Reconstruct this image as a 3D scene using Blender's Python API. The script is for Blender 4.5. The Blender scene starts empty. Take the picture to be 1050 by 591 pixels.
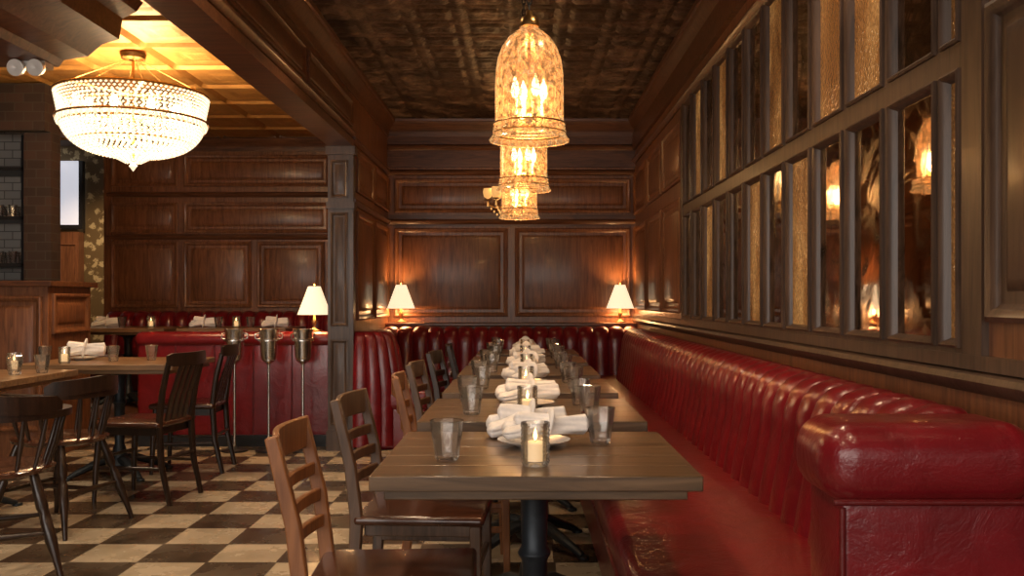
import bpy, math, random
from mathutils import Vector, Matrix
random.seed(4)
V=Vector
sc=bpy.context.scene
H=1.15; ZC=2.91
XR=1.08; XL=-1.32; YB=9.0; YP=7.1; YF=-2.2; XLL=-6.2

# ---------------------------------------------------------------- materials
def nodes(name):
    m=bpy.data.materials.new(name); m.use_nodes=True
    nt=m.node_tree; nt.nodes.clear()
    out=nt.nodes.new('ShaderNodeOutputMaterial')
    return m,nt,out
def pr(nt,out,col=(.5,.5,.5),rough=.5,metal=0,coat=0,trans=0,emis=None,es=0,ior=1.45,spec=.5):
    p=nt.nodes.new('ShaderNodeBsdfPrincipled')
    p.inputs['Base Color'].default_value=(*col,1)
    p.inputs['Roughness'].default_value=rough
    p.inputs['Metallic'].default_value=metal
    p.inputs['Coat Weight'].default_value=coat
    p.inputs['Coat Roughness'].default_value=.15
    p.inputs['Transmission Weight'].default_value=trans
    p.inputs['IOR'].default_value=ior
    p.inputs['Specular IOR Level'].default_value=spec
    if emis: 
        p.inputs['Emission Color'].default_value=(*emis,1); p.inputs['Emission Strength'].default_value=es
    nt.links.new(p.outputs[0],out.inputs[0]); return p
def coords(nt,scale=(1,1,1)):
    tc=nt.nodes.new('ShaderNodeTexCoord'); mp=nt.nodes.new('ShaderNodeMapping')
    mp.inputs['Scale'].default_value=scale
    nt.links.new(tc.outputs['Object'],mp.inputs['Vector']); return mp.outputs[0]
def noise(nt,vec,sc_=5,det=4,rough=.55,dist=0):
    n=nt.nodes.new('ShaderNodeTexNoise'); n.inputs['Scale'].default_value=sc_
    n.inputs['Detail'].default_value=det; n.inputs['Roughness'].default_value=rough; n.inputs['Distortion'].default_value=dist
    nt.links.new(vec,n.inputs['Vector']); return n.outputs['Fac']
def ramp(nt,fac,stops):
    r=nt.nodes.new('ShaderNodeValToRGB'); e=r.color_ramp.elements
    while len(e)<len(stops): e.new(.5)
    for i,(p,c) in enumerate(stops):
        e[i].position=p; e[i].color=(*c,1)
    nt.links.new(fac,r.inputs[0]); return r.outputs[0]
def bump(nt,p,h,strength=.2,dist=.01):
    b=nt.nodes.new('ShaderNodeBump'); b.inputs['Strength'].default_value=strength; b.inputs['Distance'].default_value=dist
    nt.links.new(h,b.inputs['Height']); nt.links.new(b.outputs[0],p.inputs['Normal'])
def simple(name,col,rough=.5,metal=0,nscale=20,var=.15,bs=.1,**k):
    m,nt,out=nodes(name); p=pr(nt,out,col,rough,metal,**k)
    v=coords(nt); f=noise(nt,v,nscale)
    c=ramp(nt,f,[(.3,tuple(x*(1-var) for x in col)),(.7,tuple(min(1,x*(1+var)) for x in col))])
    nt.links.new(c,p.inputs['Base Color'])
    if bs: bump(nt,p,f,bs,.004)
    return m
def wood(name,dark,light,scale=(14,14,1.3),rough=.35,coat=.25):
    m,nt,out=nodes(name); p=pr(nt,out,light,rough,coat=coat)
    v=coords(nt,scale); f=noise(nt,v,2.2,6,.6,1.2)
    v2=coords(nt,(1,1,1)); g=noise(nt,v2,1.7,3)
    mid=tuple((a+b)/2 for a,b in zip(dark,light))
    c=ramp(nt,f,[(.3,dark),(.5,mid),(.72,light)])
    mx=nt.nodes.new('ShaderNodeMix'); mx.data_type='RGBA'; mx.blend_type='MULTIPLY'; mx.inputs[0].default_value=.6
    c2=ramp(nt,g,[(.3,(.6,.57,.55)),(.7,(1.2,1.15,1.05))])
    nt.links.new(c,mx.inputs[6]); nt.links.new(c2,mx.inputs[7]); nt.links.new(mx.outputs[2],p.inputs['Base Color'])
    bump(nt,p,f,.12,.004)
    return m
WOOD=wood('mahogany_panelling',(.1,.037,.017),(.29,.12,.052),rough=.42,coat=.15)
WOODR=wood('walnut_window_frames',(.042,.025,.017),(.12,.073,.049),rough=.42,coat=.15)
WOODH=wood('mahogany_rail',(.06,.023,.011),(.18,.073,.033),scale=(1.3,14,14),rough=.42,coat=.15)
TABLE=wood('oak_tabletop',(.06,.036,.019),(.195,.12,.066),scale=(1.2,16,16),rough=.33,coat=.35)
TABLE2=wood('light_oak_tabletop',(.15,.08,.038),(.34,.2,.1),scale=(1.2,16,16),rough=.35,coat=.3)
CH_OR=wood('honey_oak_chair',(.15,.055,.02),(.34,.145,.055),rough=.4)
CH_BR=wood('brown_chair_wood',(.055,.03,.017),(.15,.085,.052),rough=.4)
CH_BK=wood('espresso_chair_wood',(.012,.007,.005),(.042,.02,.012),rough=.35)
SEATW=wood('dark_saddle_seat',(.03,.01,.006),(.1,.035,.019),scale=(2,14,14),rough=.25,coat=.5)
IRON=simple('cast_iron',(.03,.037,.045),.45,.6,30)
BRASS=simple('aged_brass',(.45,.27,.1),.3,1,40)
STEEL=simple('polished_steel',(.75,.73,.69),.24,1,15,.1,.02)
WHITE=simple('white_porcelain',(.75,.73,.7),.2,0,10,.03,0,coat=.4)
CLOTH=simple('white_linen',(.82,.8,.79),.85,0,60,.05,.3)
WAX=simple('candle_wax',(.85,.75,.6),.5,0,10,.05,0,emis=(1,.6,.25),es=.5)
FLAME=simple('candle_flame',(1,.7,.3),.5,0,10,.05,0,emis=(1,.55,.18),es=9)
BULB=simple('filament_bulb',(1,.8,.5),.5,0,10,.05,0,emis=(1,.76,.45),es=12)
BLACK=simple('black_enamel',(.02,.02,.022),.35,.2)
SHADE=simple('fabric_lampshade',(.9,.82,.7),.8,0,80,.04,.1,emis=(1,.78,.5),es=.8)
AMBSH=simple('amber_glass_shade',(.6,.35,.1),.3,0,40,.2,.1,emis=(1,.5,.15),es=.6)

def leather(name,col):
    m,nt,out=nodes(name); p=pr(nt,out,col,.28,coat=.4); p.inputs['Coat Roughness'].default_value=.16
    v=coords(nt); a=noise(nt,v,9,5,.6,.6); b=noise(nt,v,160,2)
    c=ramp(nt,a,[(.25,tuple(x*.7 for x in col)),(.75,tuple(x*1.15 for x in col))]); nt.links.new(c,p.inputs['Base Color'])
    ad=nt.nodes.new('ShaderNodeMath'); ad.operation='MULTIPLY_ADD'; ad.inputs[1].default_value=.08
    nt.links.new(b,ad.inputs[0]); nt.links.new(a,ad.inputs[2]); bump(nt,p,ad.outputs[0],.4,.02)
    return m
RED=leather('oxblood_leather',(.185,.008,.013))
REDP=leather('red_piping',(.12,.008,.01))

def glassm():
    m,nt,out=nodes('clear_glass')
    lw=nt.nodes.new('ShaderNodeLayerWeight'); lw.inputs[0].default_value=.35
    v=coords(nt); f=noise(nt,v,25)
    t=nt.nodes.new('ShaderNodeBsdfTransparent')
    c=ramp(nt,lw.outputs['Facing'],[(.0,(.99,.99,.99)),(.6,(.97,.975,.975)),(.97,(.7,.71,.71))]); nt.links.new(c,t.inputs[0])
    g=nt.nodes.new('ShaderNodeBsdfGlossy'); g.inputs['Roughness'].default_value=.06
    bp=nt.nodes.new('ShaderNodeBump'); bp.inputs['Strength'].default_value=.25; bp.inputs['Distance'].default_value=.004; nt.links.new(f,bp.inputs['Height']); nt.links.new(bp.outputs[0],g.inputs['Normal'])
    d=nt.nodes.new('ShaderNodeBsdfTranslucent'); d.inputs[0].default_value=(.9,.92,.92,1)
    ms=nt.nodes.new('ShaderNodeMixShader'); ms.inputs[0].default_value=.07
    nt.links.new(t.outputs[0],ms.inputs[1]); nt.links.new(d.outputs[0],ms.inputs[2])
    fc=ramp(nt,lw.outputs['Fresnel'],[(0,(.06,.06,.06)),(.6,(.4,.4,.4)),(1,(.85,.85,.85))])
    mx=nt.nodes.new('ShaderNodeMixShader'); nt.links.new(fc,mx.inputs[0])
    nt.links.new(ms.outputs[0],mx.inputs[1]); nt.links.new(g.outputs[0],mx.inputs[2]); nt.links.new(mx.outputs[0],out.inputs[0])
    return m
GLASS=glassm()
def mercury():
    m,nt,out=nodes('mercury_glass')
    v=coords(nt,(1,1,.6)); f=noise(nt,v,60,6,.75,.3)
    vo=nt.nodes.new('ShaderNodeTexVoronoi'); vo.feature='DISTANCE_TO_EDGE'; vo.inputs['Scale'].default_value=40; nt.links.new(v,vo.inputs['Vector'])
    a=nt.nodes.new('ShaderNodeMath'); a.operation='LESS_THAN'; a.inputs[1].default_value=.03; nt.links.new(vo.outputs[0],a.inputs[0])
    lw=nt.nodes.new('ShaderNodeLayerWeight'); lw.inputs[0].default_value=.4
    fr=ramp(nt,f,[(.4,(.3,.3,.3)),(.58,(.92,.92,.92))])
    mxm=nt.nodes.new('ShaderNodeMath'); mxm.operation='MAXIMUM'; nt.links.new(fr,mxm.inputs[0]); nt.links.new(a.outputs[0],mxm.inputs[1])
    mx2=nt.nodes.new('ShaderNodeMath'); mx2.operation='MAXIMUM'; nt.links.new(mxm.outputs[0],mx2.inputs[0]); nt.links.new(lw.outputs['Facing'],mx2.inputs[1])
    t=nt.nodes.new('ShaderNodeBsdfTransparent'); t.inputs[0].default_value=(1,.86,.6,1)
    p=nt.nodes.new('ShaderNodeBsdfPrincipled'); p.inputs['Base Color'].default_value=(.3,.16,.07,1); p.inputs['Roughness'].default_value=.2; p.inputs['Metallic'].default_value=.4
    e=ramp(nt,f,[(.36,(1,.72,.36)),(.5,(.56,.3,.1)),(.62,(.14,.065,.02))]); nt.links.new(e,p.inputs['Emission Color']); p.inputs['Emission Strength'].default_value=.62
    mx=nt.nodes.new('ShaderNodeMixShader'); nt.links.new(mx2.outputs[0],mx.inputs[0])
    nt.links.new(t.outputs[0],mx.inputs[1]); nt.links.new(p.outputs[0],mx.inputs[2]); nt.links.new(mx.outputs[0],out.inputs[0])
    return m
MERC=mercury()
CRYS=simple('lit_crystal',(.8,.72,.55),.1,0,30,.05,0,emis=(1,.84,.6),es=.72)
def mirror():
    m,nt,out=nodes('antique_mirror_glass'); p=pr(nt,out,(.3,.25,.2),.06,1)
    v=coords(nt); f=noise(nt,v,6,6,.7,1); c=ramp(nt,f,[(.36,(.06,.045,.032)),(.58,(.68,.58,.48))]); nt.links.new(c,p.inputs['Base Color'])
    r=ramp(nt,f,[(.3,(.3,.3,.3)),(.55,(.03,.03,.03))]); nt.links.new(r,p.inputs['Roughness'])
    g=noise(nt,v,5,2); bump(nt,p,g,.04,.02); return m
MIRR=mirror()
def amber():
    m,nt,out=nodes('amber_reeded_glass_glow'); p=pr(nt,out,(.22,.11,.04),.15)
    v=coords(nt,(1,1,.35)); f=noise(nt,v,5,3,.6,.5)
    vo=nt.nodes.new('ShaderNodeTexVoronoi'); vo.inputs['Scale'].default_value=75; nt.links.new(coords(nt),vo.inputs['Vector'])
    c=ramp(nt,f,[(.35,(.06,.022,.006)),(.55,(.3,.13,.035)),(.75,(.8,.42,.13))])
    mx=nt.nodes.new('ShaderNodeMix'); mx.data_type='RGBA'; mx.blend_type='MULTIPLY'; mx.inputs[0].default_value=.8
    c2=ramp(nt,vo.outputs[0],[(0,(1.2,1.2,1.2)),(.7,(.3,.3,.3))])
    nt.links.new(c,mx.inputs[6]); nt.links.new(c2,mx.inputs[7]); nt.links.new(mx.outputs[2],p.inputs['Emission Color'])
    p.inputs['Emission Strength'].default_value=.45  # emission painted into the panes imitates light from behind; nothing shines there
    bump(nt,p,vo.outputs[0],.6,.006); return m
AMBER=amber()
def tin(name,c1,c2,c3,rough,metal,bs=.5):
    m,nt,out=nodes(name); p=pr(nt,out,c2,rough,metal)
    v=coords(nt); f=noise(nt,v,3.5,6,.7,.5); c=ramp(nt,f,[(.3,c1),(.5,c2),(.7,c3)]); nt.links.new(c,p.inputs['Base Color'])
    vo=nt.nodes.new('ShaderNodeTexVoronoi'); vo.inputs['Scale'].default_value=40; nt.links.new(v,vo.inputs['Vector'])
    bump(nt,p,vo.outputs[0],bs,.006); return m
TIN=tin('tarnished_copper_tin',(.025,.016,.011),(.08,.05,.034),(.32,.22,.16),.5,.55)
GOLD=tin('gilded_tin',(.34,.165,.042),(.46,.235,.065),(.55,.3,.09),.5,.35,.2)
def floorm():
    m,nt,out=nodes('checker_tile'); p=pr(nt,out,(.5,.5,.5),.28)
    tc=nt.nodes.new('ShaderNodeTexCoord'); sp=nt.nodes.new('ShaderNodeSeparateXYZ'); nt.links.new(tc.outputs['Object'],sp.inputs[0])
    def M(op,a,b=None,c=None):
        n=nt.nodes.new('ShaderNodeMath'); n.operation=op
        for i,x in enumerate((a,b,c)):
            if x is None: continue
            if isinstance(x,(int,float)): n.inputs[i].default_value=x
            else: nt.links.new(x,n.inputs[i])
        return n.outputs[0]
    T=.305
    x=M('DIVIDE',M('ADD',sp.outputs[0],30.06),T); y=M('DIVIDE',M('ADD',sp.outputs[1],30.1),T)
    s=M('ADD',M('FLOOR',x),M('FLOOR',y)); chk=M('GREATER_THAN',M('MODULO',s,2.0),.5)
    def e(q): return M('ABSOLUTE',M('SUBTRACT',M('FRACT',q),.5))
    gr=M('GREATER_THAN',M('MAXIMUM',e(x),e(y)),.488)
    v=coords(nt); f=noise(nt,v,4,5,.6)
    ca=ramp(nt,f,[(.3,(.31,.25,.175)),(.7,(.43,.36,.265))]); cb=ramp(nt,f,[(.3,(.035,.024,.016)),(.7,(.08,.056,.037))])
    mx=nt.nodes.new('ShaderNodeMix'); mx.data_type='RGBA'; nt.links.new(chk,mx.inputs[0]); nt.links.new(ca,mx.inputs[6]); nt.links.new(cb,mx.inputs[7])
    m2=nt.nodes.new('ShaderNodeMix'); m2.data_type='RGBA'; nt.links.new(gr,m2.inputs[0]); nt.links.new(mx.outputs[2],m2.inputs[6]); m2.inputs[7].default_value=(.07,.05,.035,1)
    nt.links.new(m2.outputs[2],p.inputs['Base Color'])
    r=ramp(nt,f,[(.3,(.18,.18,.18)),(.7,(.36,.36,.36))]); nt.links.new(r,p.inputs['Roughness'])
    return m
FLOOR=floorm()
def brick(name,c1,c2,mo,sc_,rough=.8,bw=.5,rh=.25):
    m,nt,out=nodes(name); p=pr(nt,out,c1,rough)
    tc=nt.nodes.new('ShaderNodeTexCoord'); sp=nt.nodes.new('ShaderNodeSeparateXYZ'); cb=nt.nodes.new('ShaderNodeCombineXYZ')
    nt.links.new(tc.outputs['Object'],sp.inputs[0])
    ad=nt.nodes.new('ShaderNodeMath'); nt.links.new(sp.outputs[0],ad.inputs[0]); nt.links.new(sp.outputs[1],ad.inputs[1])
    nt.links.new(ad.outputs[0],cb.inputs[0]); nt.links.new(sp.outputs[2],cb.inputs[1])
    b=nt.nodes.new('ShaderNodeTexBrick'); b.inputs['Scale'].default_value=sc_
    b.inputs['Color1'].default_value=(*c1,1); b.inputs['Color2'].default_value=(*c2,1); b.inputs['Mortar'].default_value=(*mo,1)
    b.inputs['Mortar Size'].default_value=.015
    nt.links.new(cb.outputs[0],b.inputs['Vector']); nt.links.new(b.outputs[0],p.inputs['Base Color'])
    bump(nt,p,b.outputs['Fac'],-.5,.01); return m
BRICK=brick('dark_brick',(.03,.019,.015),(.055,.03,.022),(.05,.04,.033),3.4)
TILE=brick('white_subway_tile',(.3,.29,.27),(.38,.36,.33),(.14,.13,.12),3.6,.25)
def wallpaper():
    m,nt,out=nodes('damask_wallpaper'); p=pr(nt,out,(.4,.3,.12),.6)
    v=coords(nt); vo=nt.nodes.new('ShaderNodeTexVoronoi'); vo.inputs['Scale'].default_value=9; nt.links.new(v,vo.inputs['Vector'])
    f=noise(nt,v,16,3,.6,2)
    ad=nt.nodes.new('ShaderNodeMath'); nt.links.new(vo.outputs[0],ad.inputs[0]); nt.links.new(f,ad.inputs[1])
    c=ramp(nt,ad.outputs[0],[(.8,(.5,.39,.2)),(.9,(.14,.09,.035))]); nt.links.new(c,p.inputs['Base Color']); return m
WPAPER=wallpaper()
PLASTER=simple('dark_plaster',(.09,.055,.035),.8,0,6,.1,.1)
DAYGL=simple('frosted_daylit_glass',(.8,.8,.8),.3,0,5,.05,0,emis=(.85,.88,1),es=.45)

# ---------------------------------------------------------------- mesh builder
class MB:
    def __init__(s): s.v=[];s.f=[];s.mi=[];s.mats=[];s.m=Matrix.Identity(4)
    def mid(s,m):
        if m not in s.mats: s.mats.append(m)
        return s.mats.index(m)
    def add(s,vs,fs,m):
        o=len(s.v); i=s.mid(m)
        s.v+= [tuple(s.m@V(p)) for p in vs]
        for f in fs: s.f.append(tuple(o+k for k in f)); s.mi.append(i)
    def box(s,a,b,m,taper=None):
        x0,y0,z0=a;x1,y1,z1=b
        vs=[(x0,y0,z0),(x1,y0,z0),(x1,y1,z0),(x0,y1,z0),(x0,y0,z1),(x1,y0,z1),(x1,y1,z1),(x0,y1,z1)]
        s.add(vs,[(0,3,2,1),(4,5,6,7),(0,1,5,4),(1,2,6,5),(2,3,7,6),(3,0,4,7)],m)
    def rbox(s,a,b,r,m,k=3,n=4):
        c=[(a[i]+b[i])/2 for i in range(3)]; h=[abs(b[i]-a[i])/2 for i in range(3)]
        r=min(r,*h); vs=[];rows=[]
        lat=[]
        for j in range(n+1): lat.append((-math.pi/2+j*math.pi/2/n,-1))
        for j in range(n+1): lat.append((j*math.pi/2/n,1))
        for ph,sg in lat:
            row=[]
            for q in range(4):
                for j in range(n+1):
                    th=q*math.pi/2+j*math.pi/2/n
                    sx=1 if q in(0,3) else -1; sy=1 if q in(0,1) else -1
                    x=sx*(h[0]-r)+r*math.cos(ph)*math.cos(th); y=sy*(h[1]-r)+r*math.cos(ph)*math.sin(th); z=sg*(h[2]-r)+r*math.sin(ph)
                    row.append(len(vs)); vs.append((c[0]+x,c[1]+y,c[2]+z))
            rows.append(row)
        fs=[];L=len(rows[0])
        for i in range(len(rows)-1):
            for j in range(L):
                fs.append((rows[i][j],rows[i][(j+1)%L],rows[i+1][(j+1)%L],rows[i+1][j]))
        fs.append(tuple(reversed(rows[0]))); fs.append(tuple(rows[-1]))
        s.add(vs,fs,m)
    def tube(s,pts,rad,m,seg=8,flat=1,up=None,closed=False):
        pts=[V(p) for p in pts]
        if not isinstance(rad,(list,tuple)): rad=[rad]*len(pts)
        vs=[];fs=[];prev=None;n=len(pts)
        for i,p in enumerate(pts):
            if closed: t=pts[(i+1)%n]-pts[i-1]
            else: t=pts[min(i+1,n-1)]-pts[max(i-1,0)]
            t.normalize()
            if up is not None: a=V(up)
            elif prev is None: a=V((0,0,1)) if abs(t.z)<.9 else V((1,0,0))
            else: a=prev
            a=(a-t*a.dot(t)); a.normalize(); prev=a; b=t.cross(a)
            for k in range(seg):
                th=2*math.pi*k/seg+math.pi/seg
                vs.append(p+a*math.cos(th)*rad[i]+b*math.sin(th)*rad[i]*flat)
        R=n if closed else n-1
        for i in range(R):
            for k in range(seg):
                i2=(i+1)%n
                fs.append((i*seg+k,i*seg+(k+1)%seg,i2*seg+(k+1)%seg,i2*seg+k))
        if not closed:
            fs.append(tuple(range(seg-1,-1,-1))); fs.append(tuple((n-1)*seg+k for k in range(seg)))
        s.add(vs,fs,m)
    def bar(s,p0,p1,w,t,m,up=(0,0,1),w1=None,t1=None):
        p0=V(p0);p1=V(p1);d=(p1-p0).normalized();a=V(up);a=a-d*a.dot(d)
        if a.length<1e-3: a=V((1,0,0))-d*d.x
        a.normalize();b=d.cross(a)
        w1=w1 or w;t1=t1 or t;vs=[]
        for p,ww,tt in((p0,w,t),(p1,w1,t1)):
            for sa,sb in((-1,-1),(1,-1),(1,1),(-1,1)): vs.append(p+a*sa*ww/2+b*sb*tt/2)
        s.add(vs,[(3,2,1,0),(4,5,6,7),(0,1,5,4),(1,2,6,5),(2,3,7,6),(3,0,4,7)],m)
    def strip(s,pts,w,t,m,up=(0,0,1)):
        pts=[V(p) for p in pts];n=len(pts);vs=[];fs=[]
        for i,p in enumerate(pts):
            d=(pts[min(i+1,n-1)]-pts[max(i-1,0)]).normalized();a=V(up);a=(a-d*a.dot(d)).normalized();b=d.cross(a)
            ww=w[i] if isinstance(w,(list,tuple)) else w
            for sa,sb in((-1,-1),(1,-1),(1,1),(-1,1)): vs.append(p+a*sa*ww/2+b*sb*t/2)
        for i in range(n-1):
            for k in range(4): fs.append((i*4+k,i*4+(k+1)%4,i*4+4+(k+1)%4,i*4+4+k))
        fs.append((3,2,1,0));o=(n-1)*4;fs.append((o,o+1,o+2,o+3)); s.add(vs,fs,m)
    def lathe(s,prof,m,seg=24,c=(0,0,0),cap0=False,cap1=False,ang=0):
        vs=[];fs=[];n=len(prof)
        for r,z in prof:
            for k in range(seg):
                th=2*math.pi*k/seg+ang; vs.append((c[0]+r*math.cos(th),c[1]+r*math.sin(th),c[2]+z))
        for i in range(n-1):
            for k in range(seg): fs.append((i*seg+k,i*seg+(k+1)%seg,(i+1)*seg+(k+1)%seg,(i+1)*seg+k))
        if cap0: fs.append(tuple(range(seg-1,-1,-1)))
        if cap1: fs.append(tuple((n-1)*seg+k for k in range(seg)))
        s.add(vs,fs,m)
    def panel(s,o,u,v,n,w,h,m,prof=None,fill=True,mf=None):
        o=V(o);u=V(u);v=V(v);n=V(n)
        prof=prof or [(0,0),(0,.02),(.012,.027),(.026,.021),(.034,.01),(.042,.004),(.07,.004),(.074,.008),(.1,.018)]
        vs=[];fs=[]
        for ins,hh in prof:
            for a,b in((ins,ins),(w-ins,ins),(w-ins,h-ins),(ins,h-ins)): vs.append(o+u*a+v*b+n*hh)
        for i in range(len(prof)-1):
            for k in range(4): fs.append((i*4+k,i*4+(k+1)%4,i*4+4+(k+1)%4,i*4+4+k))
        if fill: q=(len(prof)-1)*4; fs.append((q,q+1,q+2,q+3))
        s.add(vs,fs,m)
    def extr(s,prof,o,u,v,n,L,m):
        o=V(o);u=V(u);v=V(v);n=V(n);k=len(prof)
        vs=[o+n*a+v*b for a,b in prof]+[o+u*L+n*a+v*b for a,b in prof]
        fs=[(i,(i+1)%k,k+(i+1)%k,k+i) for i in range(k)]+[tuple(range(k-1,-1,-1)),tuple(range(k,2*k))]
        s.add(vs,fs,m)
    def obj(s,name,loc=(0,0,0),rot=0,bevel=0,ang=35,smooth=True,seg=2):
        me=bpy.data.meshes.new(name); me.from_pydata(s.v,[],s.f)
        for m in s.mats: me.materials.append(m)
        me.polygons.foreach_set('material_index',s.mi)
        import bmesh
        bm=bmesh.new(); bm.from_mesh(me); bmesh.ops.recalc_face_normals(bm,faces=bm.faces); bm.to_mesh(me); bm.free()
        if smooth:
            me.polygons.foreach_set('use_smooth',[True]*len(me.polygons))
            if ang<180: me.set_sharp_from_angle(angle=math.radians(ang))
        me.update()
        return place(name,me,loc,rot,bevel,seg)
def place(name,me,loc,rot=0,bevel=0,seg=2,scale=1):
    ob=bpy.data.objects.new(name,me); sc.collection.objects.link(ob); ob.location=loc; ob.rotation_euler=(0,0,rot); ob.scale=(scale,)*3
    if bevel:
        b=ob.modifiers.new('bevel','BEVEL'); b.width=bevel; b.segments=seg; b.limit_method='ANGLE'; b.angle_limit=math.radians(40)
    return ob
def light(name,kind,loc,e,col=(1,.6,.3),r=.05,rot=None,parent=None,**k):
    l=bpy.data.lights.new(name,kind); l.energy=e; l.color=col
    if kind!='AREA': l.shadow_soft_size=r
    for a,b in k.items(): setattr(l,a,b)
    o=bpy.data.objects.new(name,l); sc.collection.objects.link(o)
    if rot: o.rotation_euler=rot
    if parent: o.parent=parent
    o.location=loc
    return o

X_=V((1,0,0));Y_=V((0,1,0));Z_=V((0,0,1))
BASEP=[(0,0),(.022,0),(.022,.11),(.016,.125),(.01,.14),(0,.14)]
RAILP=[(0,0),(.012,.0),(.03,.018),(.035,.03),(.03,.045),(.015,.05),(0,.06)]
CROWN=[(0,0),(.012,0),(.02,.03),(.025,.06),(.06,.1),(.07,.13),(.085,.135),(.09,.16),(0,.16)]

# ---------------------------------------------------------------- room shell
b=MB(); b.box((XLL,YF,-.1),(XR+.12,13,0),FLOOR); b.obj('floor',smooth=False)
b=MB(); b.box((-4.44,7.85,.002),(XL-.16,9.93,.15),WOODH); b.obj('raised_platform',bevel=.006)

def tin_ceiling(name,x0,x1,y0,y1,T,sub,m,depth,plain=False):
    nx=max(1,round((x1-x0)/T)); ny=max(1,round((y1-y0)/T)); tx=(x1-x0)/nx; ty=(y1-y0)/ny
    def h(u,v):
        r=max(abs(u),abs(v)); q=math.hypot(u,v)
        if r>.93: return 0
        if r>.86: return 1
        if r>.72: return .45
        if r>.64: return .95
        if plain:
            if .3<r<.42: return .7
            return .35
        if q<.28: return .35+.6*math.cos(q/.28*1.57)
        return .1+.25*max(0,math.cos(4*math.atan2(v,u)))*min(1,q*1.3)
    NX=nx*sub;NY=ny*sub;vs=[];fs=[]
    for j in range(NY+1):
        for i in range(NX+1):
            u=((i%sub)/sub)*2-1; v=((j%sub)/sub)*2-1
            vs.append((x0+i*tx/sub,y0+j*ty/sub,ZC-depth+depth*h(u,v)))
    W=NX+1
    for j in range(NY):
        for i in range(NX): fs.append((j*W+i,j*W+i+1,(j+1)*W+i+1,(j+1)*W+i))
    b=MB(); b.add(vs,fs,m); b.box((x0,y0,ZC+.001),(x1,y1,ZC+.06),m); return b.obj(name,ang=50)
tin_ceiling('ceiling',XL-.02,XR+.1,YF,YB+.1,.3,13,TIN,.018)
tin_ceiling('ceiling_gilded',XLL,XL-.1,YF,9.97,.62,22,GOLD,.035,True)

# back wall
b=MB(); b.box((XL-.05,YB,0),(XR+.12,YB+.12,ZC),WOOD)
f=(X_,Z_,V((0,-1,0)))
def bp(x0,x1,z0,z1): b.panel((x0,YB,z0),*f,x1-x0,z1-z0,WOOD)
for x0,x1 in((-1.255,-.155),(-.085,1.035)):
    bp(x0,x1,.99,1.85); bp(x0,x1,2.0,2.33)
b.box((XL,YB-.012,1.87),(XR,YB,1.98),WOODH)
b.extr(RAILP,(XL,YB,1.885),X_,Z_,V((0,-1,0)),XR-XL,WOODH)
b.extr(RAILP,(XL,YB,2.36),X_,Z_,V((0,-1,0)),XR-XL,WOODH)
b.box((XL,YB-.03,2.44),(XR,YB,2.76),WOODH); b.extr(RAILP,(XL,YB-.03,2.6),X_,Z_,V((0,-1,0)),XR-XL,WOODH)
b.extr(CROWN,(XL,YB-.02,2.735),X_,Z_,V((0,-1,0)),XR-XL,WOODH)
b.obj('wall_back')
b=MB(); b.box((XL+.01,YB-.24,.905),(XR-.01,YB-.001,.935),WOODH); b.box((XL+.01,YB-.22,.85),(XR-.01,YB-.001,.905),WOODH); b.obj('trim_1',bevel=.006)

# partition wall (left of alcove)
b=MB(); b.box((-1.47,YP,0),(XL,YB,ZC),WOOD); b.box((-1.47,YB,0),(-1.37,9.95,ZC),WOOD)
g=(Y_,Z_,X_)
for y0,y1 in((7.27,8.08),(8.14,8.93)):
    for z0,z1 in((.99,1.85),(2.0,2.33)): b.panel((XL,y0,z0),*g,y1-y0,z1-z0,WOOD)
b.extr(RAILP,(XL,YP,1.885),Y_,Z_,X_,YB-YP,WOODH); b.extr(RAILP,(XL,YP,2.36),Y_,Z_,X_,YB-YP,WOODH)
b.box((-1.495,YP-.03,0),(XL+.02,YP+.06,2.3),WOODR)
for z0,z1 in((.2,.85),(.95,1.82),(1.93,2.22)):
    b.panel((-1.475,YP-.03,z0),X_,Z_,V((0,-1,0)),.135,z1-z0,WOODR,prof=[(0,0),(0,.006),(.012,.01),(.022,.003),(.03,.002),(.04,.006)])
b.box((-1.505,YP-.045,0),(XL+.03,YP+.07,.15),WOODR); b.box((-1.505,YP-.045,1.85),(XL+.03,YP+.07,1.9),WOODR); b.box((-1.51,YP-.05,2.26),(XL+.035,YP+.07,2.325),WOODR)
b.obj('wall_partition')
# beam
b=MB(); b.box((-1.47,YF,2.345),(XL,YP,ZC),WOODH)
b.box((-1.49,YF,2.325),(XL+.02,YP,2.38),WOODH); b.extr(RAILP,(XL,YF,2.4),Y_,Z_,X_,YP-YF,WOODH)
for k in range(6): b.panel((XL,YF+.1+k*1.55,2.48),*g,1.45,.2,WOODH,prof=[(0,0),(0,.014),(.012,.018),(.03,.006),(.04,.003),(.05,.008)])
b.extr(CROWN,(XL,YF,2.735),Y_,Z_,X_,YB-YF,WOODH)
b.extr(CROWN,(-1.47,YP,2.735),-Y_,Z_,-X_,YP-YF,WOODH)
b.obj('ceiling_beam')

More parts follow.
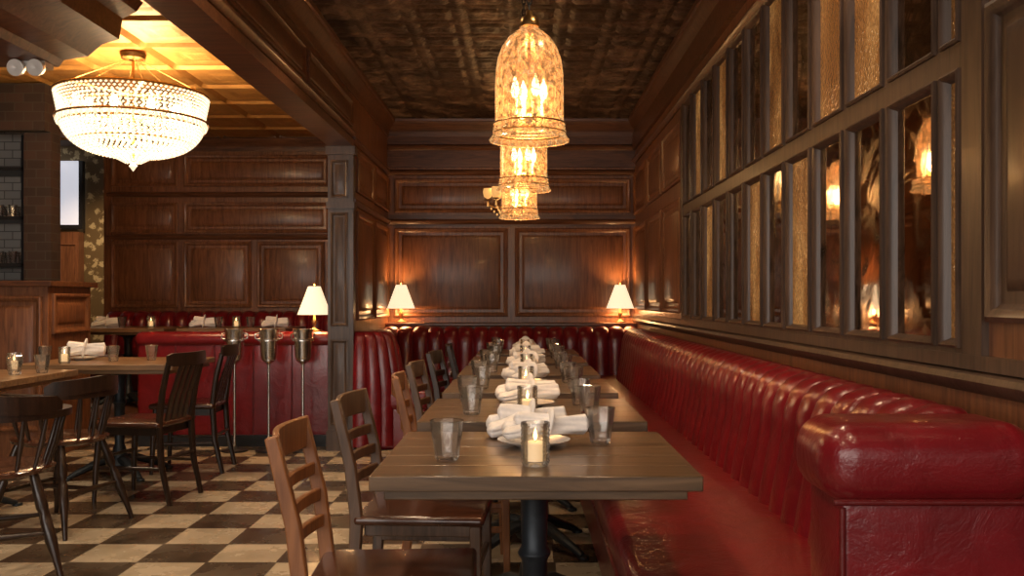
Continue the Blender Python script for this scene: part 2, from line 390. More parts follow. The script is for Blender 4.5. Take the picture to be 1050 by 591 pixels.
# right wall with mirror windows
WY0,WY1=2.37,6.2; NP=11; pt=(WY1-WY0)/NP
b=MB()
L=(-Y_,Z_,-X_)
b.box((XR,YF,0),(XR+.12,YB,1.0),WOOD); b.box((XR,YF,2.5),(XR+.12,YB,ZC),WOOD)
b.box((XR,YF,1.0),(XR+.12,2.25,2.5),WOOD); b.box((XR,WY1,1.0),(XR+.12,YB,2.5),WOOD); b.box((XR+.07,2.25,1.0),(XR+.12,WY1,2.5),WOOD)
def rp(y0,y1,z0,z1): b.panel((XR,y1,z0),*L,y1-y0,z1-z0,WOOD)
for y0,y1 in((6.3,7.1),(7.17,8.0),(8.07,8.92)): rp(y0,y1,1.06,1.85); rp(y0,y1,1.97,2.38)
def rq(y0,y1,z0,z1): b.panel((XR,y1,z0),*L,y1-y0,z1-z0,WOODR)
rq(1.45,2.13,1.1,1.83); rq(1.45,2.13,1.95,2.45); rq(.6,1.38,1.1,1.83); rq(-.3,.53,1.1,1.83); rq(.6,1.38,1.95,2.45)
b.extr(RAILP,(XR,YF,.93),Y_,Z_,-X_,YB-YF,WOODR); b.box((XR-.02,YF,.985),(XR,YB,1.02),WOODR)
b.extr(RAILP,(XR,YF,2.47),Y_,Z_,-X_,YB-YF,WOODH); b.box((XR-.03,YF,2.6),(XR,YB,2.76),WOODH)
b.extr(CROWN,(XR+.01,YF,2.735),Y_,Z_,-X_,YB-YF,WOODH)
b.box((XR-.018,2.15,1.02),(XR+.02,2.25,2.47),WOODR); b.box((XR-.018,6.2,1.02),(XR+.02,6.28,2.47),WOODR)
b.obj('wall_right')
rows=((1.045,1.705),(1.795,2.45))
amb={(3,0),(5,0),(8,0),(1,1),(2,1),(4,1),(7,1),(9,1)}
wn=0
for ri,(z0,z1) in enumerate(rows):
    for i in range(-1,NP):
        wn+=1
        y0=WY0+i*pt if i>=0 else 2.25; pw=pt if i>=0 else .12; e=.034 if i>=0 else .02; b=MB()
        x0=XR-.014; fe=.045
        b.box((x0,y0,z0-fe),(XR+.07,y0+e,z1+fe),WOODR); b.box((x0,y0+pw-e,z0-fe),(XR+.07,y0+pw,z1+fe),WOODR)
        b.box((x0,y0+e,z0-fe),(XR+.07,y0+pw-e,z0),WOODR); b.box((x0,y0+e,z1),(XR+.07,y0+pw-e,z1+fe),WOODR)
        b.panel((x0,y0+pw-e+.012,z0-.012),*L,pw-2*e+.024,z1-z0+.024,WOODR,prof=[(0,0),(0,.008),(.006,.012),(.012,.008),(.018,-.006),(.022,-.014)],fill=False)
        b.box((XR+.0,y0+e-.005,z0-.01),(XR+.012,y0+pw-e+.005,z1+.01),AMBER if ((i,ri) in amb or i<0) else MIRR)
        b.obj('window_%d'%wn)
b=MB(); b.extr(BASEP,(XR,YF,0),Y_,Z_,-X_,1.89-YF,WOODH); b.obj('baseboard_right')

# left rear panelled wall
YL=9.95
b=MB(); b.box((-4.47,YL,0),(-1.37,YL+.12,ZC),WOOD)
def lp(x0,x1,z0,z1): b.panel((x0,YL,z0),X_,Z_,V((0,-1,0)),x1-x0,z1-z0,WOOD)
for i in range(4):
    x0=-4.43+i*.785; lp(x0,x0+.725,1.07,1.78)
for z0,z1 in((1.87,2.2),(2.37,2.71)): lp(-4.43,-3.71,z0,z1); lp(-3.645,-2.08,z0,z1)
b.extr(RAILP,(-4.47,YL,1.8),X_,Z_,-Y_,3.1,WOODH); b.extr(RAILP,(-4.47,YL,2.255),X_,Z_,-Y_,3.1,WOODH); b.extr(CROWN,(-4.47,YL,2.75),X_,Z_,-Y_,3.0,WOODH)
b.box((-4.5,YL-.02,0),(-4.42,YL+.14,ZC),WOOD)
b.obj('wall_left_rear')
b=MB(); b.box((XLL,12.4,0),(-3.2,12.5,ZC+.3),WPAPER); b.obj('wall_far')
b=MB(); b.box((XLL,10.1,ZC+.3),(-1.3,12.5,ZC+.35),PLASTER); b.obj('ceiling_passage')
b=MB(); b.box((-6.18,12.3,2.15),(-5.9,12.33,3.0),DAYGL); b.box((-6.19,12.28,2.1),(-5.85,12.36,2.15),BLACK); b.box((-5.9,12.28,2.15),(-5.85,12.36,3.0),BLACK); b.obj('window_40')
b=MB(); b.box((-6.15,12.2,0.001),(-5.86,12.35,2.05),WOOD); b.panel((-6.12,12.2,1.05),X_,Z_,-Y_,.24,.85,WOOD,prof=[(0,0),(0,.01),(.02,.014),(.03,.004)]); b.obj('door_1')
b=MB(); b.box((XLL-.1,YF,0),(XLL,13,ZC),PLASTER); b.obj('wall_left')
b=MB()
b.box((XLL,YF-.1,0),(XR+.12,YF,.6),WOOD); b.box((XLL,YF-.1,2.6),(XR+.12,YF,ZC),WOOD)
for x in(-6.2,-4.4,-2.6,-.8,1.0): b.box((x,YF-.1,.6),(x+.2,YF,2.6),WOOD)
b.obj('wall_front')

# bar bulkhead upper left
b=MB()
pr_=[(-6.19,ZC-.037),(-2.2,ZC-.037),(-2.24,2.82),(-2.32,2.78),(-2.34,2.66),(-2.44,2.63),(-2.52,2.56),(-2.66,2.54),(-2.69,2.5),(-6.19,2.5)]
vs=[(x,YF+.01,z) for x,z in pr_]+[(x,5.36,z) for x,z in pr_]; k=len(pr_)
b.add(vs,[(i,(i+1)%k,k+(i+1)%k,k+i) for i in range(k)]+[tuple(range(k)),tuple(range(2*k-1,k-1,-1))],WOODH); b.obj('bar_bulkhead',ang=25)
b=MB(); b.box((-4.02,7.45,0),(-3.8,7.6,ZC-.037),BRICK); b.box((XLL+.01,7.35,2.5),(-3.8,7.449,ZC-.037),BRICK); b.obj('brick_pier',smooth=False)
b=MB(); b.box((XLL+.01,7.9,0),(-4.025,8.0,ZC-.04),TILE); b.obj('wall_bar_tiled',smooth=False)
b=MB()
for z in(1.42,1.8,2.2): b.box((-5.6,7.5,z),(-4.04,7.88,z+.03),BLACK)
for x in(-5.6,-4.07): b.box((x,7.5,1.29),(x+.03,7.53,2.49),BLACK)
b.obj('bar_shelf',bevel=.003)
b=MB()
for z in(1.452,1.832):
    for i in range(12):
        for j in range(2):
            b.lathe([(.001,0),(.025,0),(.035,.1),(.032,.1),(.022,.01),(.001,.01)],GLASS,10,(-5.4+i*.11,7.6+j*.14,z))
b.obj('shelf_glassware')
b=MB(); b.box((XLL+.01,6.7,0),(-3.44,7.36,1.25),WOOD); b.box((XLL+.01,6.66,1.25),(-3.4,7.4,1.29),WOODH)
b.panel((-3.44,6.75,.9),Y_,Z_,X_,.55,.3,WOOD)
for i in range(3): b.panel((-4.2-.8*i,6.7,.2),X_,Z_,-Y_,.72,.98,WOOD)
b.obj('bar_cabinet',bevel=.004)
b=MB(); b.box((-2.87,5.22,2.47),(-2.70,5.32,2.499),WHITE)
for x in(-2.84,-2.73):
    b.m=Matrix.Translation((x,5.2,2.455))@Matrix.Rotation(math.radians(100),4,'X')
    b.lathe([(.001,-.04),(.03,-.035),(.045,0),(.047,.03),(.04,.032),(.001,.02)],WHITE,16); b.m=Matrix.Identity(4)
    b.tube([(x,5.25,2.48),(x,5.22,2.46)],.008,WHITE)
b.obj('emergency_light')

# ---------------------------------------------------------------- banquettes
PROF=[(.0,.40),(.0,.44),(.012,.52),(.03,.61),(.045,.69),(.05,.75),(.055,.8),(.075,.85),(.11,.887),(.165,.908),(.225,.9),(.27,.85),(.275,.78)]
def banquette(name,Lh,depth,mat4,pitch=.14,zoff=0,seat_front=.0,base=0):
    b=MB(); b.m=mat4
    amp=.03; sub=10; n=max(1,round(Lh/pitch)); p=Lh/n; cols=n*sub
    yb=depth-.275
    vs=[];fs=[]
    P=[(y+yb,z+zoff) for y,z in PROF]
    nr=[]
    for i in range(len(P)):
        a=P[max(0,i-1)];c=P[min(len(P)-1,i+1)]; d=V((c[0]-a[0],c[1]-a[1])).normalized(); nr.append((-d.y,d.x))
    for c in range(cols+1):
        x=c*Lh/cols; t=(c%sub)/sub; q=math.sqrt(max(0,math.sin(math.pi*t)))-1
        for i,(y,z) in enumerate(P):
            vs.append((x,y+nr[i][0]*amp*(q)*1.0,z+nr[i][1]*amp*q))
    R=len(P)
    for c in range(cols):
        for i in range(R-1): fs.append((c*R+i,(c+1)*R+i,(c+1)*R+i+1,c*R+i+1))
    fs.append(tuple(range(R))); fs.append(tuple(cols*R+i for i in range(R-1,-1,-1)))
    b.add(vs,fs,RED)
    b.box((0,yb+.12,base),(Lh,depth,.8+zoff),RED)
    b.rbox((0.005,seat_front,.33+zoff),(Lh-.005,yb+.1,.465+zoff),.045,RED,n=5)
    b.tube([(0.02,seat_front+.004,.345+zoff),(Lh-.02,seat_front+.004,.345+zoff)],.009,REDP)
    b.box((0.01,seat_front+.03,base+.09),(Lh-.01,yb+.1,.34+zoff),RED)
    b.box((0.02,seat_front+.08,base),(Lh-.02,yb+.1,base+.1),BLACK)
    return b
def frame(o,u,v): 
    return Matrix(((u[0],v[0],0,o[0]),(u[1],v[1],0,o[1]),(0,0,1,o[2]),(0,0,0,1)))
b=banquette('r',YB-.9-2.1,.80,frame((.27,2.1,0),(0,1),(1,0)))
b.m=Matrix.Identity(4)
b.rbox((.655,1.92,.02),(1.07,2.13,.76),.02,RED)
b.rbox((.615,1.88,.725),(1.072,2.15,.895),.07,RED,n=7)
b.tube([(.66,1.918,.05),(.66,1.918,.72)],.007,REDP)
b.tube([(.63,1.885,.738),(1.06,1.885,.738)],.007,REDP)
b.rbox((.27,1.95,.33),(.66,2.12,.465),.04,RED); b.box((.3,1.97,.09),(.66,2.12,.34),RED); b.box((.35,1.97,0),(.66,2.12,.1),BLACK)
b.obj('leather_banquette',ang=60)
b=banquette('b',XR-XL-.02,.74,frame((XL+.01,YB-.98,0),(1,0),(0,1))); b.obj('leather_banquette',ang=60)
# alcove left bench with rounded tufted end
b=banquette('l',.8,.56,frame((XL+.57,7.24,0),(0,1),(-1,0)))
b.m=Matrix.Identity(4)
P=[(0,.03),(0,.44),(.03,.62),(.06,.77),(.09,.86),(.13,.9),(.17,.908)]
vs=[];fs=[];sub=8;arcs=5;cols=arcs*sub
cx,cy=XL+.02,7.26
for c in range(cols+1):
    a=math.radians(-90+90*c/cols); q=math.sqrt(max(0,math.sin(math.pi*((c%sub)/sub))))-1
    for y,z in P:
        r=.29-y*.7+.02*q
        vs.append((cx+r*math.cos(a)*1.35,cy+r*math.sin(a)*.8,z))
R=len(P)
for c in range(cols):
    for i in range(R-1): fs.append((c*R+i,(c+1)*R+i,(c+1)*R+i+1,c*R+i+1))
fs.append([c*R+R-1 for c in range(cols+1)])
b.add(vs,fs,RED)
b.rbox((XL+.2,7.1,.3),(XL+.6,7.3,.47),.05,RED,n=5); b.rbox((XL+.2,7.12,.0),(XL+.57,7.3,.36),.02,RED)
b.obj('leather_banquette',ang=60)
b=banquette('lr',2.85,.62,frame((-4.4,YL-.65,0),(1,0),(0,1)),zoff=.13,base=.15); b.obj('leather_banquette',ang=60)
# left front booth
b=MB()
b.rbox((-3.05,7.3,.03),(-1.52,7.47,.86),.03,RED)
b.rbox((-3.07,7.28,.78),(-1.5,7.5,.9),.055,RED,n=5)
for i in range(1,5): x=-3.05+i*.306; b.tube([(x,7.297,.05),(x,7.297,.8)],.006,REDP)
b.rbox((-3.05,7.45,.33),(-1.52,7.82,.465),.04,RED); b.box((-3.0,7.46,.0),(-1.55,7.78,.34),RED)
b.box((-3.05,7.27,0),(-1.52,7.33,.09),BLACK)
b.obj('booth_bench',ang=60)

# ---------------------------------------------------------------- tables
def table_mesh(w,l,top,edge):
    b=MB(); nb=5
    for i in range(nb):
        b.box((-w/2,-l/2+i*l/nb+.0006,.715),(w/2,-l/2+(i+1)*l/nb-.0006,.75),top)
    b.box((-w/2+.03,-l/2+.03,.69),(w/2-.03,l/2-.03,.714),edge)
    b.lathe([(.11,.69),(.11,.68),(.05,.66),(.036,.62),(.034,.5),(.045,.48),(.034,.46),(.03,.2),(.04,.18),(.05,.12),(.075,.07),(.06,.04),(.03,.03)],IRON,20,cap1=True,cap0=True)
    for k in range(4):
        a=k*math.pi/2+math.pi/4; c,s=math.cos(a),math.sin(a)
        b.tube([(c*.03,s*.03,.1),(c*.12,s*.12,.1),(c*.22,s*.22,.06),(c*.29,s*.29,.032),(c*.33,s*.33,.014)],[.03,.028,.022,.018,.014],IRON,8,1.2)
        b.lathe([(.001,0),(.026,0),(.026,.014),(.001,.02)],IRON,10,(c*.335,s*.335,0))
    return b
tys=[2.1+.945*i for i in range(6)]
TX=.028
tm=table_mesh(.76,.72,TABLE,TABLE)
t0=tm.obj('dining_table',(TX,tys[0]+.36,0),bevel=.003,ang=40)
for y in tys[1:]: place('dining_table',t0.data,(TX,y+.36,0),bevel=.003)
tl=table_mesh(1.0,.8,TABLE2,TABLE2).obj('dining_table',(-3.07,4.95,0),bevel=.003,ang=40)
place('dining_table',tl.data,(-2.67,6.12,0),bevel=.003)
for x in(-3.75,-2.65,): place('dining_table',tl.data,(x,8.78,.151),bevel=.003,scale=.99)

# ---------------------------------------------------------------- table ware
def tumbler():
    b=MB(); o=[(.001,0),(.026,0),(.029,.004),(.0345,.045),(.038,.062),(.0385,.068),(.0415,.098),(.0435,.1)]
    i=[(.0415,.1),(.0395,.096),(.036,.066),(.0335,.05),(.026,.014),(.001,.012)]
    b.lathe(o+i,GLASS,10); return b
g0=tumbler().obj('drinking_glass',(TX-.22,tys[0]+.21,.751),ang=20)
def votive():
    b=MB()
    prof=[(.001,0),(.03,0)]
    for k in range(9):
        z=.006+k*.0105; prof+=[(.0335,z),(.036,z+.0052)]
    prof+=[(.035,.104),(.031,.104),(.029,.09),(.029,.012),(.001,.01)]
    b.lathe(prof,GLASS,20,ang=.1)
    b.lathe([(.001,.012),(.026,.012),(.027,.055),(.02,.058),(.001,.056)],WAX,16)
    b.tube([(0,0,.055),(.001,0,.066)],.0012,BLACK)
    b.lathe([(.001,.06),(.004,.066),(.005,.072),(.0025,.082),(.0006,.09)],FLAME,10)
    return b
v0=votive().obj('votive_candle',(TX,tys[0]+.14,.751),ang=30)
def plate():
    b=MB(); b.lathe([(.001,0),(.05,0),(.055,.004),(.085,.012),(.098,.017),(.1,.019),(.085,.016),(.055,.008),(.001,.006)],WHITE,40); return b
p0=plate().obj('dinner_plate',(TX,tys[0]+.44,.751),ang=60)
# rolled / knotted linen napkin: a twisted bundle of overlapping cloth folds flaring at one end, rolled at the other
def napkin(seed):
    rnd=random.Random(seed); b=MB()
    def fold(x0,x1,y0,y1,z0,z1,w0,w1,h0,h1,lobes,ph,bend=0):
        n=28;S=44;vs=[];fs=[]
        for i in range(n+1):
            t=i/n; s_=t*t*(3-2*t)
            cx=x0+(x1-x0)*t; cy=y0+(y1-y0)*t+bend*math.sin(math.pi*t); cz=z0+(z1-z0)*s_
            w=w0+(w1-w0)*t; h=h0+(h1-h0)*t
            e=min(1,min(t,1-t)*9+.35)
            for k in range(S):
                th=2*math.pi*k/S
                rf=1+.13*math.sin(lobes*th+ph+2*t)+.05*math.sin((2*lobes+1)*th+ph*2-3*t)
                vs.append((cx,cy+w*e*rf*math.cos(th),max(.001,cz+h*e*rf*math.sin(th))))
        for i in range(n):
            for k in range(S): fs.append((i*S+k,i*S+(k+1)%S,(i+1)*S+(k+1)%S,(i+1)*S+k))
        fs.append(tuple(range(S-1,-1,-1))); fs.append(tuple(n*S+k for k in range(S)))
        b.add(vs,fs,CLOTH)
    r=rnd.uniform
    fold(-.005,.125,0,r(-.015,.02),.03,.032,.024,.03,.024,.027,4,r(0,6),.006)       # rolled end
    fold(-.12,.02,r(-.035,-.02),0,.016,.034,.036,.02,.014,.022,5,r(0,6),-.01)          # lower flare
    fold(-.115,.02,r(.015,.035),0,.024,.036,.03,.02,.018,.024,4,r(0,6),.012)          # upper flare
    fold(-.085,.03,r(-.012,.012),.0,.052,.044,.022,.019,.016,.018,3,r(0,6),.006)      # top layer
    rr=[(.01+.008*math.sin(k/24*6.283),.033*math.cos(k/24*6.283),.036+.031*math.sin(k/24*6.283)) for k in range(24)]
    b.tube(rr,.007,CLOTH,8,2.2,closed=True)
    return b
nm=[napkin(0).obj('cloth_napkin',(TX+.03,tys[0]+.44,.774),.15,ang=180).data]
for i in range(1,4):
    o=napkin(i).obj('cloth_napkin',(TX+.015*(i-2),tys[i]+.43,.774),.35*i,ang=180); nm.append(o.data)
for i,y in enumerate(tys):
    if i>0:
        j=random.uniform(-.02,.02)
        place('drinking_glass',g0.data,(TX-.2+j,y+.2+j,.751)); place('votive_candle',v0.data,(TX-.01+j/2,y+.14,.751))
        place('dinner_plate',p0.data,(TX+j,y+.43,.751))
        if i>3: place('cloth_napkin',nm[i%4],(TX,y+.43,.774),i*.9)
    place('drinking_glass',g0.data,(TX+.185,y+.48,.751),.3)
    if i>0: place('drinking_glass',g0.data,(TX-.25,y+.6,.751),.3)
    o=place('cloth_napkin',nm[(i+2)%4],(TX-.02,y+.625,.752),.15+.2*i); o.scale=(1,1,1.35)
    if i>0: place('drinking_glass',g0.data,(TX+.2,y+.18,.751),.1)
for (x,y,k) in((-2.95,6.2,'n'),(-2.9,5.85,'v'),(-2.68,6.05,'g'),(-2.47,6.15,'g'),(-2.86,5.2,'v2'),(-2.72,4.95,'g'),(-2.64,5.08,'g'),(-3.1,6.0,'g')):
    if k=='n': place('dinner_plate',p0.data,(x,y,.751)); place('cloth_napkin',nm[1],(x,y,.774),.3).scale=(1.15,1.15,1.5)
    elif k[0]=='v': place('votive_candle',v0.data,(x,y,.751))
    else: place('drinking_glass',g0.data,(x,y,.751))
for x in(-3.95,-3.03,-2.35): place('cloth_napkin',nm[2],(x,8.75,.895),.2).scale=(1,1,1.5)
for x in(-3.5,-2.7): place('votive_candle',v0.data,(x,8.7,.895))
for x in(-3.75,-2.85,-2.55): place('drinking_glass',g0.data,(x,8.65,.895))

# ---------------------------------------------------------------- chairs
def ladder_chair(fr,st):
    b=MB()
    b.rbox((-.2,-.205,.43),(.22,.205,.462),.014,st,n=3)
    b.box((-.17,-.17,.39),(.19,.17,.43),fr)
    for s in(-1,1):
        pts=[(-.235,s*.185,0),(-.2,s*.185,.25),(-.19,s*.185,.45),(-.21,s*.187,.62),(-.26,s*.19,.83)]
        b.strip(pts,[.034,.036,.04,.036,.03],.03,fr,up=(1,0,0))
        b.bar((.19,s*.175,.43),(.2,s*.18,0),.036,.036,fr,up=(1,0,0),w1=.026,t1=.026)
        b.bar((-.2,s*.18,.2),(.195,s*.178,.2),.025,.018,fr); b.bar((-.2,s*.18,.3),(.193,s*.178,.3),.025,.018,fr)
    b.bar((.193,-.175,.28),(.193,.175,.28),.026,.018,fr); b.bar((-.2,-.18,.24),(-.2,.18,.24),.026,.018,fr)
    for z,x,h in((.79,-.25,.085),(.69,-.228,.035),(.62,-.212,.035),(.55,-.202,.035)):
        pts=[(x-.03*math.cos(t*math.pi/2),t*.18,z) for t in [k/6-1 for k in range(13)]]
        b.strip(pts,h,.016,fr)
    return b
def slat_chair(fr,st):
    b=MB(); b.rbox((-.2,-.21,.43),(.22,.21,.465),.015,st,n=3); b.box((-.17,-.17,.385),(.18,.17,.43),fr)
    for s in(-1,1):
        pts=[(-.25,s*.17,0),(-.2,s*.17,.22),(-.185,s*.17,.45),(-.21,s*.175,.64),(-.25,s*.18,.8)]
        b.tube(pts,[.015,.018,.02,.018,.016],fr,8)
        b.tube([(.18,s*.17,.43),(.195,s*.185,.2),(.205,s*.19,0)],[.021,.018,.012],fr,10)
        b.tube([(-.21,s*.17,.2),(.19,s*.18,.2)],.01,fr)
    pts=[(-.255-.045*math.cos(t*math.pi/2),t*.2,.815) for t in [k/6-1 for k in range(13)]]
    b.strip(pts,[.05]+[.075]*11+[.05],.02,fr)
    for yy in(-.09,-.03,.03,.09): b.strip([(-.18,yy,.45),(-.215,yy,.6),(-.285,yy,.8)],.012,.034,fr,up=(1,0,0))
    b.tube([(.19,-.18,.25),(.19,.18,.25)],.01,fr); b.tube([(-.205,-.17,.25),(-.205,.17,.25)],.01,fr)
    return b
def windsor(fr,st):
    b=MB(); S=32
    b.lathe([(.001,.425),(.18,.425),(.225,.44),(.23,.455),(.215,.465),(.12,.455),(.001,.452)],st,S)
    for sx in(-1,1):
        for sy in(-1,1):
            p=lambda t:(sx*(.13+.11*t),sy*(.14+.1*t),.43*(1-t))
            b.tube([p(0),p(.15),p(.3),p(.36),p(.42),p(.6),p(.8),p(1)],[.016,.02,.024,.014,.022,.024,.015,.011],fr,10)
        b.tube([(sx*.19,-.19,.2),(sx*.19,0,.2),(sx*.19,.19,.2)],[.009,.015,.009],fr)
    b.tube([(-.19,0,.2),(.19,0,.2)],.011,fr)
    arc=[(-.23*math.cos(a),.27*math.sin(a),.68) for a in [math.radians(-118+k*236/24) for k in range(25)]]
    b.strip(arc,.03,.045,fr)
    arc2=[(-.25*math.cos(a),.27*math.sin(a),.735-.02*abs(a)) for a in [math.radians(-62+k*124/14) for k in range(15)]]
    b.strip(arc2,[.03]+[.075]*13+[.03],.024,fr)
    for k in range(11):
        a=math.radians(-112+k*22.4)
        b.tube([(-.19*math.cos(a),.2*math.sin(a),.45),(-.21*math.cos(a),.237*math.sin(a),.56),(-.23*math.cos(a),.268*math.sin(a),.68)],[.007,.012,.007],fr,8)
    return b
c1=ladder_chair(CH_OR,SEATW).obj('dining_chair',(-.34,2.37,0),math.radians(3),bevel=.004,ang=40)
c2=ladder_chair(CH_BR,SEATW).obj('dining_chair',(-.335,3.14,0),math.radians(-3),bevel=.004,ang=40)
place('dining_chair',c1.data,(-.28,4.0,0),math.radians(4),.004); place('dining_chair',c2.data,(-.3,4.75,0),math.radians(-3),.004)
c5=ladder_chair(CH_BK,SEATW).obj('dining_chair',(-.3,5.75,0),math.radians(-5),bevel=.004,ang=40)
place('dining_chair',c5.data,(-.28,6.7,0),.05,.004)
w1=windsor(CH_BK,SEATW).obj('windsor_chair',(-2.2,3.85,0),math.radians(120),ang=50)
place('windsor_chair',w1.data,(-2.36,4.72,0),math.radians(165))
s1=slat_chair(CH_BK,SEATW).obj('bistro_chair',(-2.2,5.4,0),math.radians(170),ang=45)
place('bistro_chair',s1.data,(-2.26,6.3,0),math.radians(184))

# ---------------------------------------------------------------- ice bucket stands
def bucket():
    b=MB()
    b.lathe([(.001,.70),(.055,.70),(.06,.72),(.072,.9),(.078,.92),(.08,.93),(.074,.93),(.068,.9),(.056,.73),(.001,.73)],STEEL,28)
    for s in(-1,1): b.tube([(s*.074,0,.9),(s*.1,0,.895),(s*.1,0,.86),(s*.07,0,.855)],.006,STEEL)
    b.lathe([(.085,.84),(.085,.85),(.076,.85),(.076,.84),(.085,.84)],STEEL,28)
    b.tube([(0,0,.7),(0,0,.4),(0,0,.02)],[.012,.011,.011],STEEL,10)
    b.lathe([(.001,.7),(.05,.7),(.05,.69),(.012,.66)],STEEL,16)
    b.lathe([(.001,0),(.1,0),(.1,.012),(.03,.025),(.01,.05)],BLACK,24)
    return b
k0=bucket().obj('champagne_bucket_stand',(-2.2,7.05,0),ang=50)
place('champagne_bucket_stand',k0.data,(-1.94,7.05,0),.3); place('champagne_bucket_stand',k0.data,(-1.68,7.05,0),.8)

# ---------------------------------------------------------------- table lamps
def lamp_mesh():
    b=MB()
    b.lathe([(.001,0),(.055,0),(.055,.01),(.02,.02),(.01,.04),(.014,.06),(.022,.08),(.012,.1),(.009,.14),(.009,.18)],BRASS,20)
    S=72; vs=[];fs=[]
    for r,z in((.13,.135),(.128,.14),(.088,.25),(.05,.355),(.048,.36)):
        for k in range(S):
            rr=r+(.0025 if k%2 else -.0025)*(r/.13); th=2*math.pi*k/S; vs.append((rr*math.cos(th),rr*math.sin(th),z))
    for i in range(4):
        for k in range(S): fs.append((i*S+k,i*S+(k+1)%S,(i+1)*S+(k+1)%S,(i+1)*S+k))
    b.add(vs,fs,SHADE)
    b.lathe([(.001,.17),(.02,.19),(.024,.22),(.015,.25),(.001,.26)],BULB,12)
    b.tube([(0,0,.26),(0,0,.375)],.002,BRASS); b.lathe([(.001,.365),(.008,.375),(.001,.39)],BRASS,8)
    return b
l0=lamp_mesh().obj('table_lamp',(-1.17,8.84,.936),ang=50)
lamps=[l0,place('table_lamp',l0.data,(.92,8.84,.936)),place('table_lamp',l0.data,(-1.67,7.39,.9))]
for l in lamps: light('lamp_light','POINT',(0,0,.32),7,(1,.52,.2),.03,parent=l); light('lamp_light_low','POINT',(0,0,.11),4,(1,.52,.2),.03,parent=l)

# ---------------------------------------------------------------- pendants
def pendant_mesh(drop):
    b=MB()
    prof=[(.14,0),(.143,.005),(.137,.012),(.131,.022),(.128,.032),(.131,.036),(.126,.042),(.129,.048),(.124,.054),(.127,.06),(.1225,.068),(.122,.1),(.122,.2),(.12,.25),(.113,.295),(.098,.335),(.075,.368),(.05,.39),(.034,.40),(.03,.415)]
    b.lathe(prof,MERC,56)
    b.lathe([(.001,.47),(.012,.465),(.014,.45),(.03,.44),(.036,.42),(.036,.408),(.028,.405),(.001,.405)],BRASS,24)
    b.tube([(0,0,.41),(0,0,.1)],.006,BRASS)
    b.lathe([(.001,.06),(.012,.07),(.02,.085),(.006,.1)],BRASS,12)
    for z in(.03,.062): b.lathe([(.1285,z-.003),(.1315,z),(.1285,z+.003),(.1265,z),(.1285,z-.003)],BRASS,56)
    for k in range(4):
        a=k*math.pi/2+.4; c,s=math.cos(a),math.sin(a)
        b.tube([(0,0,.09),(c*.03,s*.03,.075),(c*.055,s*.055,.09)],.004,BRASS,6)
        b.tube([(c*.055,s*.055,.09),(c*.055,s*.055,.15)],.009,WAX,10)
        b.lathe([(.001,.15),(.008,.155),(.015,.175),(.012,.2),(.004,.222),(.001,.23)],BULB,12,(c*.055,s*.055,0))
    n=int((drop-.47)/.03)
    for i in range(n):
        z=.475+i*.03; pts=[]
        for k in range(10):
            a=k/10*6.283; u=.009*math.cos(a); w=.02*math.sin(a)
            pts.append((u,0,z+w) if i%2 else (0,u,z+w))
        b.tube(pts,.0028,BLACK,6,closed=True)
    b.lathe([(.001,drop),(.06,drop),(.055,drop-.02),(.012,drop-.035),(.001,drop-.035)],BRASS,24)
    return b
DZ=ZC-.012-1.715
p_=pendant_mesh(DZ).obj('pendant_light',(.02,3.3,1.715),ang=60)
pds=[p_,place('pendant_light',p_.data,(0,4.8,1.715)),place('pendant_light',p_.data,(-.03,6.4,1.715))]
for l in pds: 
    light('pendant_glow','POINT',(0,0,.15),19,(1,.6,.28),.06,parent=l)
# small brass chandelier at back
b=MB(); b.tube([(0,0,0),(0,0,-.8)],.006,BRASS); b.lathe([(.001,0),(.05,0),(.04,-.02),(.001,-.03)],BRASS,16)
D=-.26
b.lathe([(.001,-.5+D),(.03,-.53+D),(.02,-.6+D),(.035,-.66+D),(.015,-.72+D),(.001,-.78+D)],BRASS,16)
for k in range(6):
    a=k*math.pi/3; c,s=math.cos(a),math.sin(a)
    b.tube([(0,0,-.66+D),(c*.07,s*.07,-.7+D),(c*.14,s*.14,-.67+D),(c*.15,s*.15,-.62+D)],.006,BRASS,6)
    b.lathe([(.001,0),(.025,.005),(.028,.012),(.001,.01)],BRASS,10,(c*.15,s*.15,-.63+D))
    b.lathe([(.006,0),(.035,.02),(.042,.06),(.036,.09)],AMBSH,12,(c*.15,s*.15,-.615+D))
    b.tube([(c*.15,s*.15,-.64+D),(c*.15,s*.15,-.68+D)],[.004,.009],AMBSH,6)
    for q in range(4): b.lathe([(.001,-.012),(.009,0),(.001,.012)],AMBSH,6,(c*(.12-.025*q),s*(.12-.025*q),-.7-.025*q+D))
ch=b.obj('brass_chandelier',(-.16,8.0,ZC-.01),ang=50); light('chandelier_glow','POINT',(0,0,-.7),6,(1,.56,.22),.08,parent=ch)

# ---------------------------------------------------------------- crystal chandelier
b=MB(); ZS=.86
def octa(c,r,h):
    x,y,z=c; z*=ZS; b.add([(x+r,y,z),(x,y+r,z),(x-r,y,z),(x,y-r,z),(x,y,z+h),(x,y,z-h)],[(0,1,4),(1,2,4),(2,3,4),(3,0,4),(1,0,5),(2,1,5),(3,2,5),(0,3,5)],CRYS)
S=92
def ringx(r,z,n,rr,hh,off=0):
    for k in range(n):
        a=2*math.pi*(k+off)/n; octa((r*math.cos(a),r*math.sin(a),z),rr,hh)
for j in range(9): ringx(.5-.004*j,-.02-j*.024,S,.0135,.0105,(j%2)*.5)
ringx(.485,-.24,64,.014,.03)
for j in range(18):
    t=j/17; ang=t*1.38; r=.47*math.cos(ang)**.7; z=-.21-.29*math.sin(ang); ringx(r,z,max(16,int(r/.475*78)),.0135,.014,(j%2)*.5)
for j in range(6): ringx(.13-.015*j,-.5-.009*j,14,.014,.014)
for j in range(7): ringx(.38,-.05-j*.035,50,.013,.015)
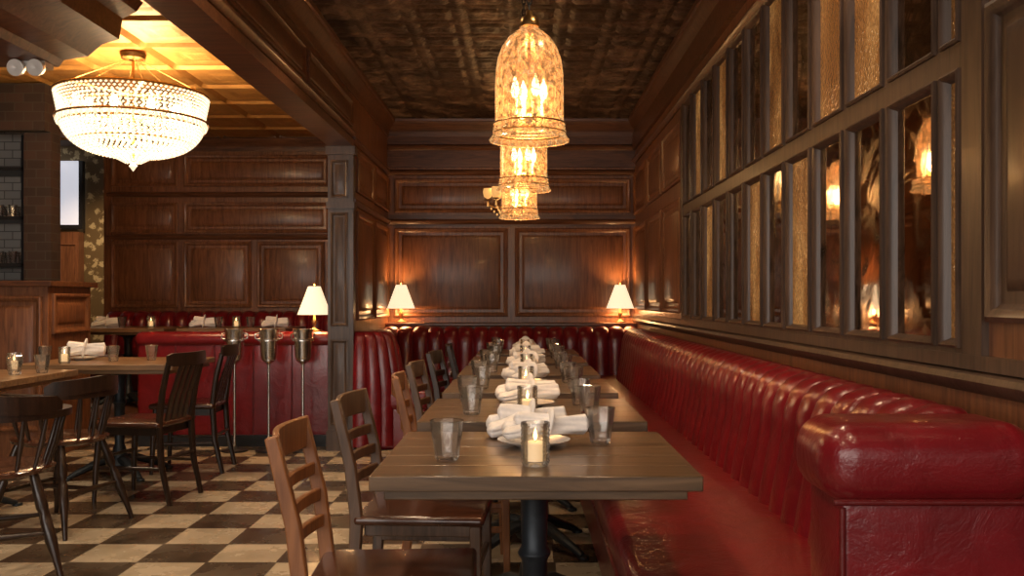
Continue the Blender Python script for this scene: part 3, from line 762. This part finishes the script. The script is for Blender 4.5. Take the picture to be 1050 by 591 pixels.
for r,z in((.507,0),(.502,-.215),(.47,-.255),(.38,-.385)):
    z*=ZS; b.lathe([(r,z-.008),(r+.006,z),(r,z+.008),(r-.006,z),(r,z-.008)],BRASS,60)
octa((0,0,-.58),.03,.04)
for k in range(6):
    a=k*math.pi/3; b.tube([(0,0,.0),(.5*math.cos(a),.5*math.sin(a),0)],.006,BRASS,6)
    b.tube([(.03*math.cos(a),.03*math.sin(a),.25),(.5*math.cos(a),.5*math.sin(a),.0)],.003,BRASS,6)
for k in range(8):
    a=k*math.pi/4; b.lathe([(.001,0),(.02,.01),(.03,.05),(.015,.08),(.001,.09)],BULB,10,(.3*math.cos(a),.3*math.sin(a),-.15)); b.tube([(0,0,-.16),(.3*math.cos(a),.3*math.sin(a),-.15)],.006,BRASS,6)
CT=ZC-.036-2.59
b.tube([(0,0,CT),(0,0,-.48)],.01,BRASS); b.lathe([(.001,CT),(.09,CT),(.08,CT-.03),(.02,CT-.04)],BRASS,20)
cc=b.obj('crystal_chandelier',(-2.74,6.5,2.59),ang=20)
light('chandelier_core','POINT',(0,0,-.18),85,(1,.66,.36),.25,parent=cc)
light('chandelier_up','POINT',(0,0,.08),8,(1,.6,.24),.15,parent=cc)

# ---------------------------------------------------------------- added fill lights: ceiling spots + front area lights
rc=MB(); rc.lathe([(.075,0),(.075,-.008),(.06,-.008),(.055,.0)],WHITE,24); rc.lathe([(.001,-.002),(.055,-.002)],SHADE,24)  # ring and glowing disc made up to carry the ceiling fill
r0=None
def down(x,y,z,e,col=(1,.7,.44)):
    global r0
    if r0 is None: r0=rc.obj('added_ceiling_fill',(x,y,z)); o=r0
    else: o=place('added_ceiling_fill',r0.data,(x,y,z))
    light('ceiling_fill_spot','SPOT',(0,0,-.03),e,col,.08,parent=o,spot_size=math.radians(125),spot_blend=.8)  # fill spot added out of view to brighten the room
for y in(.6,2.2,3.8,5.0): down(-.75,y,ZC-.024,40)
for y in(1.2,3.0): down(.55,y,ZC-.024,36)
for y in(1.0,3.2,5.0): down(-1.9,y,ZC-.037,60,(1,.76,.5))
for y in(3.0,4.8): down(-3.6,y,2.498,60,(1,.76,.5))
down(-5.4,11.4,ZC+.298,150); down(-5.0,7.65,2.498,20)  # further added fills over the passage and the bar
for i,x in enumerate((-3.4,-1.6,.15)):
    light('added_front_fill_%d'%i,'AREA',(x,YF-.05,1.6),(42,36,26)[i],(1,.9,.8),rot=(math.radians(90),0,0),shape='RECTANGLE',size=1.6,size_y=1.9)  # area lights added behind the camera as soft front fill

w=bpy.data.worlds.new('world'); sc.world=w; w.use_nodes=True; bg=w.node_tree.nodes['Background']; bg.inputs[0].default_value=(.9,.85,.85,1); bg.inputs[1].default_value=.4

cam=bpy.data.cameras.new('camera'); co=bpy.data.objects.new('camera',cam); sc.collection.objects.link(co)
co.location=(0,0,H); co.rotation_euler=(math.radians(90),0,0)
cam.sensor_width=36; cam.lens=950/1050*36; cam.shift_x=-12/1050; cam.shift_y=12.5/1050; cam.clip_start=.05
sc.camera=co
sc.view_settings.view_transform='Standard'
sc.view_settings.look='None'
sc.view_settings.exposure=.38
